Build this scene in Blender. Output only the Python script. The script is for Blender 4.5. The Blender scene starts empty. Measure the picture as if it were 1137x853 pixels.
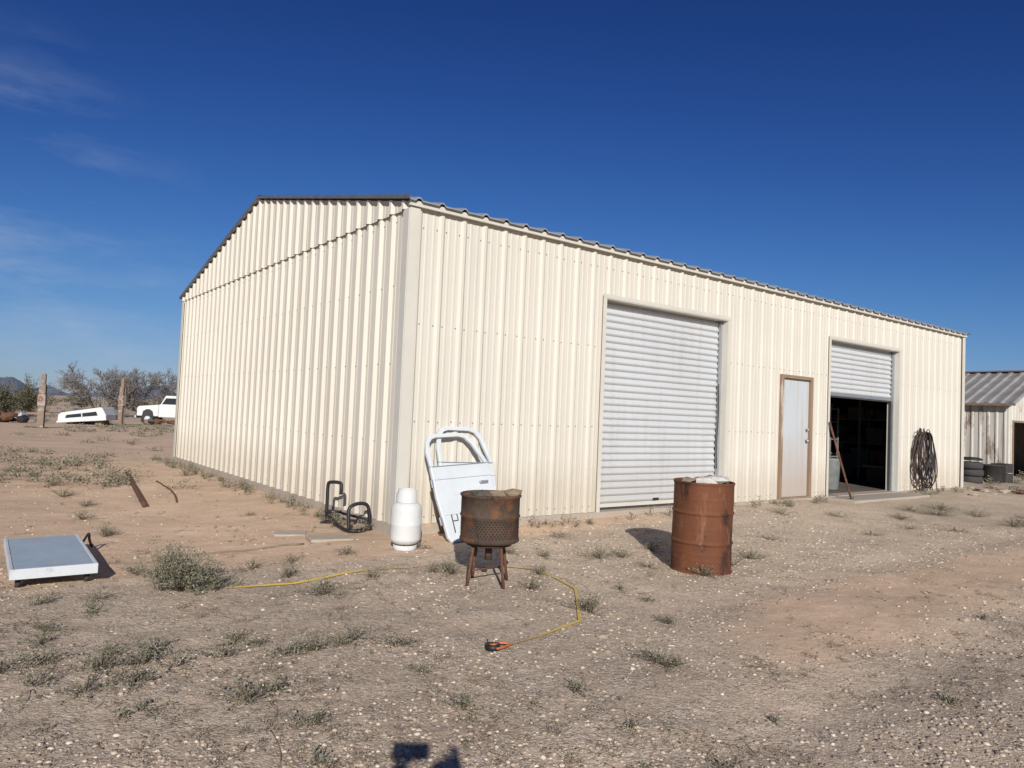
import bpy, math, random
import numpy as np
from mathutils import Vector, Matrix
random.seed(7); rng=np.random.default_rng(11)
scn=bpy.context.scene
COL=scn.collection
# ------------------------------------------------------------------ helpers
def link(o,parent=None):
    COL.objects.link(o)
    if parent is not None: o.parent=parent
    return o
def empty(name,loc,rz=0.0,rx=0.0,ry=0.0):
    o=bpy.data.objects.new(name,None); o.empty_display_size=.3
    o.location=loc; o.rotation_euler=(rx,ry,rz)
    return link(o)
def mesh_obj(name,V,F,mat,parent=None,smooth=False):
    me=bpy.data.meshes.new(name); me.from_pydata([tuple(map(float,v)) for v in V],[],[tuple(f) for f in F]); me.update()
    if smooth:
        me.polygons.foreach_set("use_smooth",[True]*len(me.polygons))
    if mat: me.materials.append(mat)
    return link(bpy.data.objects.new(name,me),parent)
def fast_mesh(name,V,F,mat,tone=None,vattr=None,parent=None,smooth=False):
    V=np.asarray(V,dtype=np.float32);F=np.asarray(F,dtype=np.int32);m,k=F.shape
    me=bpy.data.meshes.new(name)
    me.vertices.add(len(V)); me.vertices.foreach_set("co",V.ravel())
    me.loops.add(m*k); me.loops.foreach_set("vertex_index",F.ravel())
    me.polygons.add(m); me.polygons.foreach_set("loop_start",np.arange(m,dtype=np.int32)*k)
    me.update(calc_edges=True)
    if smooth: me.polygons.foreach_set("use_smooth",np.ones(m,dtype=bool))
    if tone is not None:
        a=me.attributes.new("tone",'FLOAT','FACE'); a.data.foreach_set("value",np.asarray(tone,dtype=np.float32))
    if vattr is not None:
        a=me.attributes.new("zone",'FLOAT','POINT'); a.data.foreach_set("value",np.asarray(vattr,dtype=np.float32))
    me.validate()
    me.materials.append(mat)
    return link(bpy.data.objects.new(name,me),parent)
def box(name,x0,x1,y0,y1,z0,z1,mat,parent=None,bevel=0.0):
    V=[(x,y,z) for x in(x0,x1) for y in(y0,y1) for z in(z0,z1)]
    F=[(0,1,3,2),(4,6,7,5),(0,4,5,1),(2,3,7,6),(0,2,6,4),(1,5,7,3)]
    o=mesh_obj(name,V,F,mat,parent)
    if bevel>0:
        b=o.modifiers.new("bev",'BEVEL'); b.width=bevel; b.segments=2
    return o
def prism(name,poly,d0,d1,mat,parent=None,bevel=0.0,axis='y'):
    n=len(poly)
    V=[(p[0],d0,p[1]) for p in poly]+[(p[0],d1,p[1]) for p in poly]
    F=[tuple(range(n)),tuple(range(2*n-1,n-1,-1))]+[(i,i+n,(i+1)%n+n,(i+1)%n) for i in range(n)]
    o=mesh_obj(name,V,F,mat,parent)
    if bevel>0:
        b=o.modifiers.new("bev",'BEVEL'); b.width=bevel; b.segments=2
    return o
def tube_geo(pts,r,n=8,closed=False):
    P=[Vector(p) for p in pts]; N=len(P); R=r if isinstance(r,(list,tuple)) else [r]*N
    V=[];F=[];up=None
    for i in range(N):
        if closed: t=P[(i+1)%N]-P[i-1]
        else: t=P[min(i+1,N-1)]-P[max(i-1,0)]
        t.normalize()
        if up is None:
            up=Vector((0,0,1)) if abs(t.z)<.9 else Vector((1,0,0))
        s=t.cross(up).normalized(); up=s.cross(t).normalized()
        for k in range(n):
            a=2*math.pi*k/n
            V.append(P[i]+(s*math.cos(a)+up*math.sin(a))*R[i])
    for i in range(N if closed else N-1):
        j=(i+1)%N
        for k in range(n):
            F.append((i*n+k,i*n+(k+1)%n,j*n+(k+1)%n,j*n+k))
    if not closed:
        F.append(tuple(range(n-1,-1,-1))); F.append(tuple((N-1)*n+k for k in range(n)))
    return V,F
def tube(name,pts,r,mat,parent=None,n=8,closed=False):
    V,F=tube_geo(pts,r,n,closed)
    return mesh_obj(name,V,F,mat,parent,smooth=True)
def smooth_path(pts,sub=6):
    P=[Vector(p) for p in pts]; out=[]
    for i in range(len(P)-1):
        p0=P[max(i-1,0)];p1=P[i];p2=P[i+1];p3=P[min(i+2,len(P)-1)]
        for s in range(sub):
            t=s/sub
            out.append(.5*((2*p1)+(p2-p0)*t+(2*p0-5*p1+4*p2-p3)*t*t+(3*p1-p0-3*p2+p3)*t**3))
    out.append(P[-1]); return out
def lathe(name,prof,mat,parent=None,seg=40,wob=0.0,capb=True,capt=True,smooth=True):
    V=[];F=[];n=len(prof)
    ph=random.random()*6
    for i,(r,z) in enumerate(prof):
        for k in range(seg):
            a=2*math.pi*k/seg
            rr=r*(1+wob*math.sin(3*a+ph+z*4)+wob*.6*math.sin(7*a+z*9))
            V.append((rr*math.cos(a),rr*math.sin(a),z))
    for i in range(n-1):
        for k in range(seg):
            F.append((i*seg+k,i*seg+(k+1)%seg,(i+1)*seg+(k+1)%seg,(i+1)*seg+k))
    if capb: F.append(tuple(range(seg-1,-1,-1)))
    if capt: F.append(tuple((n-1)*seg+k for k in range(seg)))
    o=mesh_obj(name,V,F,mat,parent,smooth=smooth)
    return o
def rock(name,loc,s,mat,parent=None,seed=0):
    r=random.Random(seed)
    t=(1+5**.5)/2
    V=[(-1,t,0),(1,t,0),(-1,-t,0),(1,-t,0),(0,-1,t),(0,1,t),(0,-1,-t),(0,1,-t),(t,0,-1),(t,0,1),(-t,0,-1),(-t,0,1)]
    F=[(0,11,5),(0,5,1),(0,1,7),(0,7,10),(0,10,11),(1,5,9),(5,11,4),(11,10,2),(10,7,6),(7,1,8),(3,9,4),(3,4,2),(3,2,6),(3,6,8),(3,8,9),(4,9,5),(2,4,11),(6,2,10),(8,6,7),(9,8,1)]
    V=[tuple(loc[i]+c*s[i]/1.9*(.8+.4*r.random()) for i,c in enumerate(v)) for v in V]
    return mesh_obj(name,V,F,mat,parent)
def smoothstep(a,b,x):
    t=np.clip((x-a)/(b-a),0,1); return t*t*(3-2*t)
_lat=np.random.default_rng(5).random((256,256))
def vnoise(x,y,s,off=0.0):
    x=np.asarray(x,dtype=float)/s+off; y=np.asarray(y,dtype=float)/s+off*1.7
    xi=np.floor(x).astype(int); yi=np.floor(y).astype(int); fx=x-xi; fy=y-yi
    fx=fx*fx*(3-2*fx); fy=fy*fy*(3-2*fy)
    g=lambda i,j:_lat[(i)&255,(j)&255]
    return (g(xi,yi)*(1-fx)+g(xi+1,yi)*fx)*(1-fy)+(g(xi,yi+1)*(1-fx)+g(xi+1,yi+1)*fx)*fy-.5
# ------------------------------------------------------------------ layout
BA=math.radians(37.25); BX,BY=-1.21,7.97; SLAB=.17
D1=(math.cos(BA),math.sin(BA)); D2=(-math.sin(BA),math.cos(BA))
BL,BD=15.0,10.5; EAVE=3.60; RIDGE=5.3; SLOPE=.217
def to_local(x,y):
    dx=x-BX;dy=y-BY
    return dx*D1[0]+dy*D1[1], dx*D2[0]+dy*D2[1]
def bw(a,b): return (BX+a*D1[0]+b*D2[0], BY+a*D1[1]+b*D2[1])
def gh(x,y):
    x=np.asarray(x,dtype=float);y=np.asarray(y,dtype=float)
    a,b=to_local(x,y)
    dx=np.maximum(np.maximum(-a,a-BL),0); dy=np.maximum(np.maximum(-b,b-BD),0)
    d=np.sqrt(dx*dx+dy*dy)
    amt=.055+.075*smoothstep(0,6,a)
    lift=amt*smoothstep(2.6,0.1,d)
    r=np.sqrt(x*x+y*y)
    h=lift+vnoise(x,y,1.7,3)*.04*smoothstep(-.2,1.5,d)+vnoise(x,y,.55,9)*.018+vnoise(x,y,.2,1)*.012+vnoise(x,y,.11,5)*.008*smoothstep(12,8,r)
    h=h+vnoise(x,y,13,4)*.5*smoothstep(16,60,r)*smoothstep(0,8,d)+vnoise(x,y,60,2)*1.2*smoothstep(60,220,r)
    u=(x-3.0)*.62-(y-6)*.78
    h=h-.025*np.exp(-((u-.9)/.28)**2)-.025*np.exp(-((u+.75)/.28)**2)*smoothstep(1,2,x)
    inside=(a>0)&(a<BL)&(b>0)&(b<BD)
    h=np.where(inside,np.minimum(h,.1),h)
    return h
def gz(x,y): return float(gh(x,y))
def zone(x,y):
    a,b=to_local(x,y)
    left=smoothstep(.6,-1.0,a)*smoothstep(6.0,7.8,y)
    front=smoothstep(-1.1,-.2,b)*smoothstep(7,2,a)*.9
    u=(x-3.0)*.62-(y-6)*.78
    track=np.exp(-((u-.05)/.62)**2)*smoothstep(1.0,2.4,x)*smoothstep(10.5,8,y)*smoothstep(3.2,4.6,y)
    return np.clip(left+front*.8+track*1.0,0,1)
# ------------------------------------------------------------------ materials
def newmat(name):
    m=bpy.data.materials.new(name); m.use_nodes=True; nt=m.node_tree
    return m,nt,nt.nodes['Principled BSDF']
def N(nt,t,**kw):
    n=nt.nodes.new(t)
    for k,v in kw.items(): setattr(n,k,v)
    return n
def ramp(nt,fac,stops):
    r=nt.nodes.new('ShaderNodeValToRGB'); e=r.color_ramp.elements
    while len(e)<len(stops): e.new(.5)
    for i,(p,c) in enumerate(stops):
        e[i].position=p; e[i].color=(c,c,c,1) if isinstance(c,(int,float)) else (*c,1)
    nt.links.new(fac,r.inputs[0]); return r.outputs[0]
def mixc(nt,fac,a,b,mode='MIX'):
    m=nt.nodes.new('ShaderNodeMix'); m.data_type='RGBA'; m.blend_type=mode
    for s,v in ((m.inputs[0],fac),(m.inputs[6],a),(m.inputs[7],b)):
        if hasattr(v,'links'): nt.links.new(v,s)
        elif isinstance(v,(int,float)): s.default_value=v if s.type=='VALUE' else (v,v,v,1)
        else: s.default_value=(*v,1)
    return m.outputs[2]
def math_(nt,op,a,b=0.0,clamp=False):
    m=nt.nodes.new('ShaderNodeMath'); m.operation=op; m.use_clamp=clamp
    for s,v in ((m.inputs[0],a),(m.inputs[1],b)):
        if hasattr(v,'links'): nt.links.new(v,s)
        else: s.default_value=v
    return m.outputs[0]
def noise(nt,vec,scale,detail=5,rough=.6,mp=None,col=False):
    if mp is not None:
        q=nt.nodes.new('ShaderNodeMapping'); q.inputs['Scale'].default_value=mp; nt.links.new(vec,q.inputs[0]); vec=q.outputs[0]
    n=nt.nodes.new('ShaderNodeTexNoise'); n.inputs['Scale'].default_value=scale; n.inputs['Detail'].default_value=detail; n.inputs['Roughness'].default_value=rough
    nt.links.new(vec,n.inputs['Vector']); return n.outputs['Color' if col else 'Fac']
def bump(nt,h,strength,dist,prev=None):
    b=nt.nodes.new('ShaderNodeBump'); b.inputs['Strength'].default_value=strength; b.inputs['Distance'].default_value=dist
    nt.links.new(h,b.inputs['Height'])
    if prev is not None: nt.links.new(prev,b.inputs['Normal'])
    return b.outputs[0]
def surf(name,c1,c2,scale=6,rough=.7,metal=0.0,patch=None,plo=.55,phi=.65,pscale=4,mp=None,bs=.3,bd=.004,spec=.4,patch2=None):
    m,nt,p=newmat(name); tc=N(nt,'ShaderNodeTexCoord').outputs['Object']
    f=noise(nt,tc,scale,4,.65,mp)
    c=mixc(nt,ramp(nt,f,[(.3,0.0),(.7,1.0)]),c1,c2)
    if patch is not None:
        g=noise(nt,tc,pscale,6,.7,mp)
        mk=ramp(nt,g,[(plo,0.0),(phi,1.0)])
        c=mixc(nt,mk,c,patch)
    if patch2 is not None:
        g=noise(nt,tc,pscale*2.3,6,.75,(1,1,.3))
        c=mixc(nt,ramp(nt,g,[(.56,0.0),(.68,.8)]),c,patch2)
    nt.links.new(c,p.inputs['Base Color'])
    p.inputs['Roughness'].default_value=rough; p.inputs['Metallic'].default_value=metal
    p.inputs['Specular IOR Level'].default_value=spec
    if bs>0:
        h=noise(nt,tc,scale*5,4,.7)
        nt.links.new(bump(nt,h,bs,bd),p.inputs['Normal'])
    return m
def wall_mat(name,base,dirt,streak=.35,rust=0.0,low=.5,lowamt=.3):
    m,nt,p=newmat(name); tc=N(nt,'ShaderNodeTexCoord').outputs['Object']
    n1=noise(nt,tc,.7,3,.5)
    c=mixc(nt,ramp(nt,n1,[(.3,0.0),(.7,1.0)]),base,tuple(v*.93 for v in base))
    st=noise(nt,tc,9,4,.6,(1,1,.06))
    c=mixc(nt,math_(nt,'MULTIPLY',ramp(nt,st,[(.5,0.0),(.75,1.0)]),streak),c,dirt)
    sx=N(nt,'ShaderNodeSeparateXYZ'); nt.links.new(tc,sx.inputs[0])
    n2=noise(nt,tc,6,5,.7)
    z=math_(nt,'ADD',sx.outputs['Z'],math_(nt,'MULTIPLY',n2,-.5))
    dz=ramp(nt,z,[(0.0,1.0),(low,0.0)])
    c=mixc(nt,math_(nt,'MULTIPLY',dz,lowamt),c,dirt)
    if rust>0:
        rr=noise(nt,tc,3,7,.75,(1,1,.25))
        c=mixc(nt,math_(nt,'MULTIPLY',ramp(nt,rr,[(.55,0.0),(.62,1.0)]),rust),c,(.17,.10,.06))
    nt.links.new(c,p.inputs['Base Color']); p.inputs['Roughness'].default_value=.62; p.inputs['Specular IOR Level'].default_value=.25
    nn=noise(nt,tc,1.6,2,.5)
    nt.links.new(bump(nt,nn,.4,.02),p.inputs['Normal'])
    return m
M_wall=wall_mat('cream_painted_steel',(.63,.587,.50),(.40,.33,.24),.14,lowamt=.42)
M_trim=surf('cream_trim',(.59,.56,.48),(.54,.51,.44),3,.6,bs=.1)
M_ctrim=surf('corner_trim_paint',(.55,.535,.48),(.51,.49,.44),3,.6,bs=.1)
M_galv=surf('galvanised_roof',(.42,.44,.46),(.34,.36,.38),5,.45,.6,bs=.1)
M_roof=surf('galvanised_roof_sheet',(.36,.37,.38),(.28,.29,.30),5,.5,.3,bs=.1)
M_rake=surf('grey_rake_trim',(.20,.20,.21),(.14,.14,.15),5,.5,.4,bs=.1)
M_conc=surf('concrete',(.42,.36,.29),(.35,.29,.23),4,.9,patch=(.47,.35,.24),bs=.5,bd=.01)
M_door=wall_mat('rollup_curtain_paint',(.53,.54,.54),(.36,.31,.25),.3)
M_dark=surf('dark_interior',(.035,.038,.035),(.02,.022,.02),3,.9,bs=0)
M_black=surf('black_painted_steel',(.02,.02,.022),(.035,.03,.028),8,.5,.2,patch=(.12,.06,.035),plo=.6,phi=.7,bs=.2)
M_rubber=surf('rubber',(.035,.035,.036),(.06,.055,.05),8,.85)
M_screw=surf('screw_heads',(.33,.32,.30),(.26,.25,.23),8,.4,.6,bs=0)
M_woodframe=surf('brown_door_frame',(.30,.20,.13),(.22,.15,.10),8,.8,mp=(1,1,.2),patch=(.5,.44,.36),plo=.58,phi=.66)
M_mandoor=wall_mat('dirty_door_paint',(.49,.52,.53),(.40,.27,.17),.5,low=1.1,lowamt=.55)
M_rust=surf('rusty_steel',(.15,.07,.04),(.085,.045,.03),5,.85,.15,patch=(.24,.12,.065),plo=.5,phi=.7,pscale=9,bs=.4)
M_drumrust=surf('rusty_drum_steel',(.18,.066,.03),(.10,.04,.022),2.5,.72,.1,patch=(.045,.024,.018),plo=.53,phi=.61,pscale=3.2,mp=(1,1,.45),bs=.4,patch2=(.25,.125,.07),spec=.25)
M_tub=surf('weathered_tub_steel',(.10,.07,.05),(.06,.042,.032),5,.85,.1,patch=(.17,.075,.038),plo=.48,phi=.62,pscale=7,bs=.5,patch2=(.03,.024,.02),spec=.2)
M_hole=surf('hole_dark',(.010,.008,.007),(.015,.012,.01),8,.9,bs=0)
M_white=surf('white_paint',(.66,.66,.64),(.58,.58,.55),5,.45,patch=(.40,.28,.18),plo=.64,phi=.76,pscale=7,bs=.1)
M_white2=surf('old_white_body_paint',(.62,.65,.655),(.54,.565,.57),3,.5,patch=(.38,.31,.24),plo=.6,phi=.76,pscale=5,bs=.1)
M_ash=surf('ash_and_char',(.06,.05,.045),(.16,.13,.10),20,.95,bs=.8,bd=.02)
M_wood=surf('weathered_wood',(.27,.20,.13),(.18,.13,.09),7,.9,mp=(.3,4,4),bs=.5)
M_blue=surf('pale_blue_board',(.36,.44,.51),(.29,.36,.43),4,.75,patch=(.46,.41,.36),plo=.56,phi=.72,pscale=5,bs=.3,spec=.2)
M_tape=surf('yellow_tape',(.62,.43,.08),(.54,.37,.08),20,.5,bs=0)
M_orange=surf('orange_plastic',(.55,.16,.05),(.45,.13,.04),10,.45,bs=0)
M_paper=surf('crumpled_paper',(.68,.66,.61),(.48,.43,.38),14,.9,bs=.8,bd=.01)
M_stone=surf('stone',(.40,.32,.24),(.30,.24,.18),9,.9,bs=.6,bd=.01)
M_glass=surf('dark_glass',(.02,.025,.03),(.03,.035,.04),3,.1,bs=0)
M_bluedrum=surf('blue_drum',(.03,.14,.42),(.03,.10,.30),5,.5,bs=0)
M_red=surf('red_plastic',(.5,.04,.03),(.4,.03,.03),5,.5,bs=0)
M_shedwall=wall_mat('old_shed_sheet',(.58,.55,.48),(.28,.21,.15),.6,.8)
M_shedroof=surf('old_shed_roof',(.36,.35,.34),(.24,.22,.20),2,.7,.3,patch=(.24,.16,.11),plo=.55,phi=.7,pscale=2.5,mp=(1,.3,1))
M_skin=surf('skin',(.55,.33,.24),(.50,.30,.21),10,.5,bs=0)
M_shirt=surf('blue_shirt',(.10,.14,.25),(.08,.11,.2),30,.9,bs=0)
M_hair=surf('brown_hair',(.06,.04,.025),(.04,.025,.02),30,.7,bs=0)
def ground_mat():
    m,nt,p=newmat('desert_ground')
    pos=N(nt,'ShaderNodeNewGeometry').outputs['Position']
    at=N(nt,'ShaderNodeAttribute',attribute_name='zone').outputs['Fac']
    n1=noise(nt,pos,.9,5,.6); n2=noise(nt,pos,15,6,.7); n3=noise(nt,pos,.12,4,.6); n4=noise(nt,pos,3.5,5,.6)
    zs=math_(nt,'ADD',at,math_(nt,'MULTIPLY',math_(nt,'SUBTRACT',n1,.5),1.5))
    zs=math_(nt,'ADD',zs,math_(nt,'MULTIPLY',math_(nt,'SUBTRACT',n4,.5),.9))
    sandm=ramp(nt,zs,[(.2,0.0),(.65,1.0)])
    def vor(scale):
        v=nt.nodes.new('ShaderNodeTexVoronoi'); v.inputs['Scale'].default_value=scale; nt.links.new(pos,v.inputs['Vector']); return v
    v1=vor(52);v2=vor(115)
    s1=N(nt,'ShaderNodeSeparateColor'); nt.links.new(v1.outputs['Color'],s1.inputs[0])
    s2=N(nt,'ShaderNodeSeparateColor'); nt.links.new(v2.outputs['Color'],s2.inputs[0])
    g1=ramp(nt,s1.outputs[0],[(0.0,(.20,.15,.11)),(.3,(.47,.365,.27)),(.75,(.64,.515,.385)),(1.0,(.82,.72,.59))])
    g2=ramp(nt,s2.outputs[1],[(0.0,(.27,.205,.15)),(.5,(.58,.46,.34)),(1.0,(.76,.64,.50))])
    g=mixc(nt,.5,g1,g2)
    soil=mixc(nt,ramp(nt,n2,[(.3,0.0),(.7,1.0)]),(.50,.37,.255),(.68,.53,.385))
    gm=ramp(nt,n4,[(.3,.45),(.6,.95)])
    gravel=mixc(nt,gm,soil,g)
    sand=mixc(nt,ramp(nt,n2,[(.25,0.0),(.75,1.0)]),(.61,.415,.27),(.74,.535,.375))
    sand=mixc(nt,math_(nt,'MULTIPLY',gm,.28),sand,g)
    c=mixc(nt,sandm,gravel,sand)
    big=ramp(nt,n3,[(.3,.86),(.7,1.05)])
    c=mixc(nt,1.0,c,big,'MULTIPLY')
    mid=ramp(nt,n1,[(.25,.78),(.65,1.05)])
    c=mixc(nt,1.0,c,mid,'MULTIPLY')
    nt.links.new(c,p.inputs['Base Color']); p.inputs['Roughness'].default_value=.95; p.inputs['Specular IOR Level'].default_value=.1
    h1=math_(nt,'SUBTRACT',1.0,v1.outputs['Distance']); h2=math_(nt,'SUBTRACT',1.0,v2.outputs['Distance'])
    hh=math_(nt,'ADD',math_(nt,'MULTIPLY',h1,s1.outputs[1]),math_(nt,'MULTIPLY',h2,.5))
    inv=math_(nt,'SUBTRACT',1.15,sandm)
    hh=math_(nt,'MULTIPLY',hh,math_(nt,'MULTIPLY',inv,gm))
    b=bump(nt,hh,.8,.007)
    b=bump(nt,n2,.6,.018,b)
    nt.links.new(b,p.inputs['Normal'])
    return m
M_ground=ground_mat()
def tone_mat(name,stops,rough=.8):
    m,nt,p=newmat(name)
    at=N(nt,'ShaderNodeAttribute',attribute_name='tone').outputs['Fac']
    nt.links.new(ramp(nt,at,stops),p.inputs['Base Color']); p.inputs['Roughness'].default_value=rough; p.inputs['Specular IOR Level'].default_value=.2
    return m
M_weed=tone_mat('weed_leaves',[(0.0,(.14,.108,.075)),(.18,(.25,.205,.14)),(.3,(.135,.128,.08)),(.6,(.195,.185,.125)),(1.0,(.29,.275,.20))])
M_litter=tone_mat('dry_litter',[(0.0,(.10,.075,.055)),(.5,(.20,.15,.10)),(1.0,(.36,.30,.21))])
M_shrub=tone_mat('shrub_leaves',[(0.0,(.10,.08,.055)),(.25,(.075,.07,.04)),(.6,(.11,.105,.06)),(1.0,(.17,.155,.09))])
M_dry=tone_mat('dry_brush',[(0.0,(.17,.135,.10)),(.4,(.22,.19,.13)),(.7,(.19,.18,.125)),(1.0,(.34,.30,.22))])
M_peb=tone_mat('pebbles',[(0.0,(.19,.14,.11)),(.3,(.37,.29,.22)),(.8,(.54,.44,.34)),(1.0,(.66,.58,.48))],.9)
M_twig=tone_mat('bare_twigs',[(0.0,(.11,.095,.085)),(.5,(.19,.165,.145)),(1.0,(.30,.265,.235))])
# ------------------------------------------------------------------ ground
def coords(lo,hi,step,far,n):
    mid=np.arange(lo,hi+1e-6,step)
    g=np.geomspace(step*1.5,far,n)
    return np.concatenate([(lo-g)[::-1],mid,hi+g])
xs=coords(-9,14,.045,3500,46); ys=coords(2.4,17,.045,3500,46)
X,Y=np.meshgrid(xs,ys); nx,ny=len(xs),len(ys)
Vg=np.stack([X.ravel(),Y.ravel(),gh(X.ravel(),Y.ravel())],1)
ii,jj=np.meshgrid(np.arange(nx-1),np.arange(ny-1)); b0=(jj*nx+ii).ravel()
Fg=np.stack([b0,b0+1,b0+nx+1,b0+nx],1)
fast_mesh('ground',Vg,Fg,M_ground,vattr=zone(X.ravel(),Y.ravel()),smooth=True)
def pebbles():
    n=50000
    d=2.7+ (rng.random(n)**1.5)*8.5
    t=(rng.random(n)-.5)*1.75
    x=d*t; y=d
    zn=zone(x,y); keep=(rng.random(n)>zn*.8)&((vnoise(x,y,.5,6)+vnoise(x,y,1.3,2)+.5+.12*(x>.5))>rng.random(n)*.8)
    a,b=to_local(x,y); keep&=~((a>-.1)&(b>-.1)&(a<BL)&(b<BD))
    x=x[keep];y=y[keep];n=len(x)
    z=gh(x,y)
    s=.0026+.009*rng.random(n)**3.2; s*= 1+.05*y
    t_=(1+5**.5)/2
    ico=np.array([(-1,t_,0),(1,t_,0),(-1,-t_,0),(1,-t_,0),(0,-1,t_),(0,1,t_),(0,-1,-t_),(0,1,-t_),(t_,0,-1),(t_,0,1),(-t_,0,-1),(-t_,0,1)])/1.9
    f=np.array([(0,11,5),(0,5,1),(0,1,7),(0,7,10),(0,10,11),(1,5,9),(5,11,4),(11,10,2),(10,7,6),(7,1,8),(3,9,4),(3,4,2),(3,2,6),(3,6,8),(3,8,9),(4,9,5),(2,4,11),(6,2,10),(8,6,7),(9,8,1)])
    V=ico[None]*s[:,None,None]*(1+.45*(rng.random((n,12,3))-.5))*np.stack([1+.5*rng.random(n),1+.3*rng.random(n),.5+.25*rng.random(n)],1)[:,None,:]
    th=rng.random(n)*6.28; c,s_=np.cos(th)[:,None],np.sin(th)[:,None]
    Vx=V[:,:,0]*c-V[:,:,1]*s_; Vy=V[:,:,0]*s_+V[:,:,1]*c
    V=np.stack([Vx+x[:,None],Vy+y[:,None],V[:,:,2]+(z+s*.1)[:,None]],2)
    F=(f[None]+(np.arange(n)*12)[:,None,None]).reshape(-1,3)
    fast_mesh('gravel',V.reshape(-1,3),F,M_peb,tone=np.repeat(rng.random(n)**1.3,20))
pebbles()
# ------------------------------------------------------------------ vegetation
class Acc:
    def __init__(s): s.V=[];s.T=[]
    def quads(s,Q,t): s.V.append(Q.reshape(-1,3)); s.T.append(t)
    def build(s,name,mat):
        V=np.concatenate(s.V); F=np.arange(len(V)).reshape(-1,4)
        return fast_mesh(name,V,F,mat,tone=np.concatenate(s.T))
def unit(v): return v/np.maximum(np.linalg.norm(v,axis=-1,keepdims=True),1e-9)
def clump(acc,cx,cy,r,h,nst,nl,L,W,tmin=.25,z0=None,sx=1.0,rot=0.0,stemw=.0025):
    z=gz(cx,cy) if z0 is None else z0
    ph=rng.random(nst)*2*math.pi; rho=rng.random(nst)**.55
    rr=r*rho*(.55+.7*rng.random(nst))*(1+.35*np.sin(ph*2+rng.random()*6)+.2*np.sin(ph*5+rng.random()*6))
    ex=rr*np.cos(ph)*sx; ey=rr*np.sin(ph)
    ex,ey=ex*math.cos(rot)-ey*math.sin(rot),ex*math.sin(rot)+ey*math.cos(rot)
    ez=h*(.25+.75*np.sqrt(np.maximum(1-rho**2,0)))*(.45+.8*rng.random(nst))
    E=np.stack([ex,ey,ez],1); B=np.stack([ex*.12,ey*.12,np.zeros(nst)],1)
    C=np.array([cx,cy,z-.005])
    mid=(B+E)/2+np.stack([0*ex,0*ey,h*.1+0*ex],1)
    sd=unit(np.stack([-ey,ex,0*ex],1)+1e-4)*stemw
    for p,q,w0,w1 in((B,mid,1,.8),(mid,E,.8,.35)):
        acc.quads(np.stack([p-sd*w0,p+sd*w0,q+sd*w1,q-sd*w1],1)+C,rng.random(nst)*.12)
    k=rng.integers(0,nst,nl); t=.3+.75*rng.random(nl)
    P=np.where(t[:,None]<.5,B[k]+(mid[k]-B[k])*(t[:,None]*2),mid[k]+(E[k]-mid[k])*(t[:,None]*2-1))
    P=P+rng.normal(size=(nl,3))*np.array([L,L,L*.6])*.7
    P[:,2]=np.maximum(P[:,2],.004)
    dr=unit(rng.normal(size=(nl,3))*np.array([1,1,.6])+unit(E[k])*.6+np.array([0,0,.25]))
    sd=unit(np.cross(dr,rng.normal(size=(nl,3))))
    l=L*(.6+.8*rng.random(nl))[:,None]; w=W*(.6+.8*rng.random(nl))[:,None]
    Q=np.stack([P,P+dr*l*.5+sd*w,P+dr*l,P+dr*l*.5-sd*w],1)+C
    base=tmin+rng.random()*.15
    acc.quads(Q,np.clip(base+(1-base)*rng.random(nl)*(.5+.5*t),0,1))
ac=Acc(); clump(ac,-2.48,5.55,.31,.29,150,4200,.024,.0038,.25); clump(ac,-2.25,5.6,.2,.18,50,1100,.024,.0038,.25); clump(ac,-2.6,5.5,.2,.34,40,800,.024,.0038,.2); ac.build('desert_shrub',M_weed)
w=Acc()
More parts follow.
